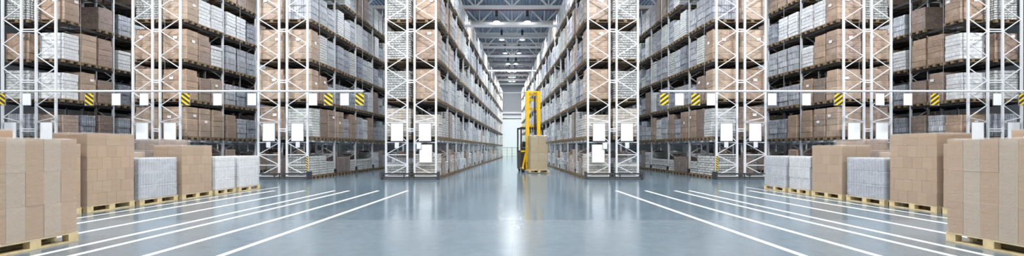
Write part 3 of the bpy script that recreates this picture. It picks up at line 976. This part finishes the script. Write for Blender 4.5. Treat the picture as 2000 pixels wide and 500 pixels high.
# ------------------------------------------------------------------ loads standing on the floor
def carton_load(s, name, c, y0, y1, wid, h, layers, ncol, nrow, label, group, mats, film=True, tall=False, pal='wood_pale', seed=1, top_over=0.0):
    """a floor load made of single cartons under film; c = aisle face, y0..y1 along the line"""
    rr = random.Random(seed)
    yc = (y0 + y1) / 2
    L = y1 - y0
    x, y = W(s, c + wid / 2, yc)
    t = thing(name, label, 'carton load', (x, y, .001), RZ(s), group)
    put('pallet', pallet_mb(wid + .0, L).mesh('pallet', M[pal]), t)
    hh = h - .146
    lh = hh / layers
    cache = {}
    for k in range(layers):
        nc = ncol
        cuts = [i / nc for i in range(nc + 1)]
        if not tall:
            if k % 2 == 1:
                cuts = [0] + [(i + .5) / nc for i in range(nc)] + [1]
            if k == layers - 1:
                cuts = [0, .38, .70, 1]
        z = .147 + k * lh
        for i in range(len(cuts) - 1):
            for q in range(nrow):
                if 0 < q < nrow - 1 and 0 < i < len(cuts) - 2 and k < layers - 1: continue
                a0, a1 = -L / 2 + .01 + cuts[i] * (L - .02), -L / 2 + .01 + cuts[i + 1] * (L - .02)
                b0, b1 = -wid / 2 + .01 + q / nrow * (wid - .02), -wid / 2 + .01 + (q + 1) / nrow * (wid - .02)
                sz = (round(b1 - b0, 3), round(a1 - a0, 3), round(lh, 3), i % len(mats) if tall else 0)
                if sz not in cache:
                    cache[sz] = MB().box(-sz[0] / 2 + .0012, sz[0] / 2 - .0012, -sz[1] / 2 + .0012, sz[1] / 2 - .0012, .0008, lh - (.0005 if tall else .0012), .002 if tall else .0035).mesh('carton', M[mats[sz[3]]])
                j = .003
                put('carton', cache[sz], t, (s * 0 + (b0 + b1) / 2 + rr.uniform(-j, j), (a0 + a1) / 2 + rr.uniform(-j / 2, j / 2), z))
    if film:
        put('stretch_film', film_mb(wid + .014, L + .004, hh + .03, seed, 12, 16, .005).mesh('stretch_film', M['film'], True), t, (0, 0, .13))
    return t


def wrap_load(s, c, y0, y1, wid, h, label, group, kd='P', film='film_milky', seed=3, pal='wood_pale'):
    yc, L = (y0 + y1) / 2, y1 - y0
    x, y = W(s, c + wid / 2, yc)
    t = thing('wrapped_pallet_load', label, 'wrapped load', (x, y, .001), RZ(s), group)
    put('pallet', pallet_mb(wid, L).mesh('pallet', M[pal]), t)
    hh = h - .146
    put('wrapped_goods', goods_mb(kd, wid - .02, L - .02, hh, seed, 10).mesh('wrapped_goods', M[kd]), t, (0, 0, .146))
    put('stretch_film', film_mb(wid + .01, L - .02, hh + .03, seed, 12, 14, .008).mesh('stretch_film', M[film], True), t, (0, 0, .12))
    return t


for s in SIDES:
    sd = SN[s]
    gp = f'floor loads along the {sd} lines'
    cn = 'carton_pallet_load'
    carton_load(s, cn, 6.83, 5.76, 6.96, .82, 1.53, 3, 5, 3, f'nearest big carton load at the {sd} edge, striped tan and beige columns', gp, ['carton', 'carton_beige'], tall=True, seed=11)
    carton_load(s, cn, 9.55, 8.60, 9.80, .80, 1.49, 5, 4, 2, f'tan carton load half hidden behind nearest one, {sd} side', gp, ['carton'], seed=12)
    carton_load(s, cn, 9.55, 9.92, 11.12, .80, 1.73, 6, 5, 2, f'tallest tan carton load on floor, {sd} row', gp, ['carton'], seed=13)
    wrap_load(s, 9.50, 11.20, 12.42, .80, 1.16, f'grey film-wrapped floor load between two carton loads, {sd} row', gp, seed=5)
    carton_load(s, cn, 9.45, 12.50, 13.70, .82, 1.48, 5, 4, 2, f'tan carton load next to two grey wrapped ones, {sd} row', gp, ['carton'], seed=14)
    wrap_load(s, 9.42, 13.77, 14.74, .80, 1.15, f'low grey wrapped load beside tan carton load, {sd} row', gp, seed=6)
    wrap_load(s, 9.36, 14.80, 15.97, .80, 1.15, f'low grey wrapped load at far end of {sd} floor row', gp, seed=8)
    carton_load(s, cn, 10.55, 8.25, 9.40, .80, 1.77, 6, 4, 2, f'carton load seen just above the nearest one, {sd} edge', gp, ['carton'], seed=15)
    carton_load(s, cn, 10.44, 11.3, 12.5, .80, 1.30, 4, 4, 2, f'low carton load behind grey wrapped load, {sd} row', gp, ['carton_beige'], seed=16)
    wrap_load(s, 10.46, 13.0, 14.2, .80, 1.66, f'brown wrapped load showing above a tan carton load, {sd} row', gp, kd='C', film='film', seed=9)

# ------------------------------------------------------------------ reach truck with its load
tk = thing('reach_truck', 'yellow and black reach truck with tall mast in centre aisle', 'forklift', (1.24, 27.15, 0), math.radians(9))
def part(nm, mb_, m, parent=tk, smooth=False):
    return put(nm, mb_.mesh(nm, M[m], smooth), parent)
for d in (-1, 1):
    x = d * .335
    b = MB()
    b.prism([(x - d * .10, -.09), (x + d * .10, -.09), (x + d * .10, .09), (x - d * .10, .09), (x - d * .10, .05), (x + d * .04, .05), (x + d * .04, -.05), (x - d * .10, -.05)], .10, 4.76)
    c = part('mast_column', b, 'yellow')
    b = MB().box(x - d * .09, x - d * .02, -.045, .045, .12, 4.60)
    part('inner_rail', b, 'black', c)
for z in (4.60, 4.28, 3.74, 2.75, 1.5):
    part('mast_crossbar', MB().box(-.24, .24, .03, .09, z - .07, z + .07), 'yellow')
part('mast_head', MB().box(-.435, .435, -.07, .07, 4.70, 4.80, .01), 'yellow')
part('lift_cylinder', MB().tube([(.12, .02, .2), (.12, .02, 4.5)], .045, 12), 'black')
ch = MB()
for x in (-.10, .02): ch.box(x - .012, x + .012, -.05, -.03, .4, 4.6)
part('lift_chain', ch, 'steel')
hs = MB()
for x in (.16, .20): hs.tube([(x, -.02, 1.0), (x + .01, -.05, 2.2), (x - .02, -.05, 3.2), (x, 0, 3.4)], .014, 8)
part('hose', hs, 'rubber')
cr = MB().box(-.38, .38, -.16, -.10, .10, .20).box(-.38, .38, -.16, -.10, .50, .58).box(-.34, -.28, -.16, -.10, .2, .5).box(.28, .34, -.16, -.10, .2, .5)
part('fork_carriage', cr, 'black')
for d in (-1, 1):
    f = MB()
    f.box(d * .27 - .05, d * .27 + .05, -.20, -.16, .085, .60)
    f.box(d * .27 - .05, d * .27 + .05, -1.30, -.16, .085, .115)
    part('fork', f, 'steel')
for d in (-1, 1):
    lg = part('support_leg', MB().box(d * .56, d * .70, -.24, .40, .09, .27, .02), 'yellow')
    put('load_wheel', MB().lathe([(.02, -.09), (.13, -.09), (.14, -.08), (.14, .08), (.13, .09), (.02, .09)], 20, 'x', (d * .63, -.12, .142)).mesh('load_wheel', M['rubber'], True), lg)
part('chassis', MB().box(-.68, .68, .22, 1.55, .12, 1.18, .04), 'brownblk')
part('side_panel', MB().box(-.70, -.18, .19, .215, .25, 1.10, .008), 'black')
part('trim_stripe', MB().box(-.69, .69, .17, .214, 1.19, 1.28, .008), 'yellow')
part('counterweight', MB().box(-.66, .66, 1.3, 1.75, .15, 1.3, .06), 'black')
br = MB().bar((-.62, .10, .15), (-.42, .10, 1.12), .09, .09)
part('mast_stay', br, 'yellow')
st = part('seat', MB().box(-.45, -.05, .65, 1.1, 1.19, 1.34, .03), 'black')
put('seat_back', MB().box(-.45, -.05, 1.05, 1.18, 1.30, 1.85, .04).mesh('seat_back', M['black']), st)
sw = MB()
pts = [(-.50 + .17 * math.cos(t * PI / 8), .52 + .10 * math.sin(t * PI / 8), 1.55 + .13 * math.sin(t * PI / 8)) for t in range(17)]
sw.tube(pts, .018, 8)
sw.tube([(-.50, .52, 1.55), (-.50, .40, 1.20)], .03, 8)
part('steering_wheel', sw, 'black')
og = MB()
for x, y in ((-.66, .30), (.66, .30), (-.66, 1.45), (.66, 1.45)):
    og.box(x - .04, x + .04, y - .04, y + .04, 1.15, 2.62)
og.box(-.70, .70, .26, .34, 2.58, 2.68); og.box(-.70, .70, 1.41, 1.49, 2.58, 2.68)
for x in (-.66, -.4, -.13, .13, .4, .66): og.box(x - .03, x + .03, .30, 1.45, 2.60, 2.66)
part('overhead_guard', og, 'black')
part('beacon', MB().lathe([(.05, 2.68), (.05, 2.76), (.03, 2.80)], 12, 'z', (-.55, .4, 0)), 'yellow')
part('console', MB().box(-.62, -.28, .26, .46, 1.18, 1.48, .03), 'black')
part('headlight', MB().lathe([(.02, 0), (.07, .02), (.07, .08), (.03, .10)], 14, 'y', (.72, .18, 1.75)), 'lampshade')
for d in (-1, 1):
    part('drive_wheel', MB().lathe([(.03, -.06), (.15, -.06), (.17, -.04), (.17, .04), (.15, .06), (.03, .06)], 22, 'x', (d * .60, 1.2, .172)), 'rubber', smooth=True)
# the load on its forks
a = math.radians(9)
lx, ly = 1.24 + .78 * math.sin(a) + .10, 27.15 - .78 * math.cos(a)
tl = thing('carton_pallet_load', 'carton load of large boxes carried on the forks of the truck', 'carton load', (lx, ly, .028), a)
put('pallet', pallet_mb(1.22, .98).mesh('pallet', M['wood_pale']), tl)
z = .146
for k, (hh, n, sh, w) in enumerate(((.50, 1, 0, .98), (.50, 2, 0, .98), (.47, 1, .03, .98), (.50, 2, -.03, .88))):
    for i in range(n):
        bw = w / n
        cx = sh - w / 2 + (i + .5) * bw
        cm = MB().box(-bw / 2 + .003, bw / 2 - .003, -.42, .42, .001, hh - .002, .008).mesh('carton', M['carton_yellow'])
        put('carton', cm, tl, (cx, 0, z))
    z += hh
put('stretch_film', film_mb(1.02, .87, z - .146 + .03, 21, 10, 14, .012).mesh('stretch_film', M['film'], True), tl, (0, 0, .135))

# ------------------------------------------------------------------ world, camera, view
w = bpy.data.worlds.new('World')
sc.world = w
w.use_nodes = True
bg = w.node_tree.nodes['Background']
bg.inputs[0].default_value = (0.82, 0.90, 1.0, 1)
bg.inputs[1].default_value = 0.45

cam = bpy.data.cameras.new('camera')
cam.sensor_width = 36.0
cam.lens = F_PX * 36.0 / 2000.0
cam.shift_y = 40.0 / 2000.0
cam.clip_end = 300
co = bpy.data.objects.new('camera', cam)
COL.objects.link(co)
co.location = (0, 0, CAM_H)
co.rotation_euler = (PI / 2, 0, 0)
sc.camera = co

vs = sc.view_settings
sc.display_settings.display_device = 'sRGB'
vs.view_transform = 'Standard'
vs.look = 'None'
vs.gamma = 1.0
vs.use_curve_mapping = False
vs.exposure = 0.0
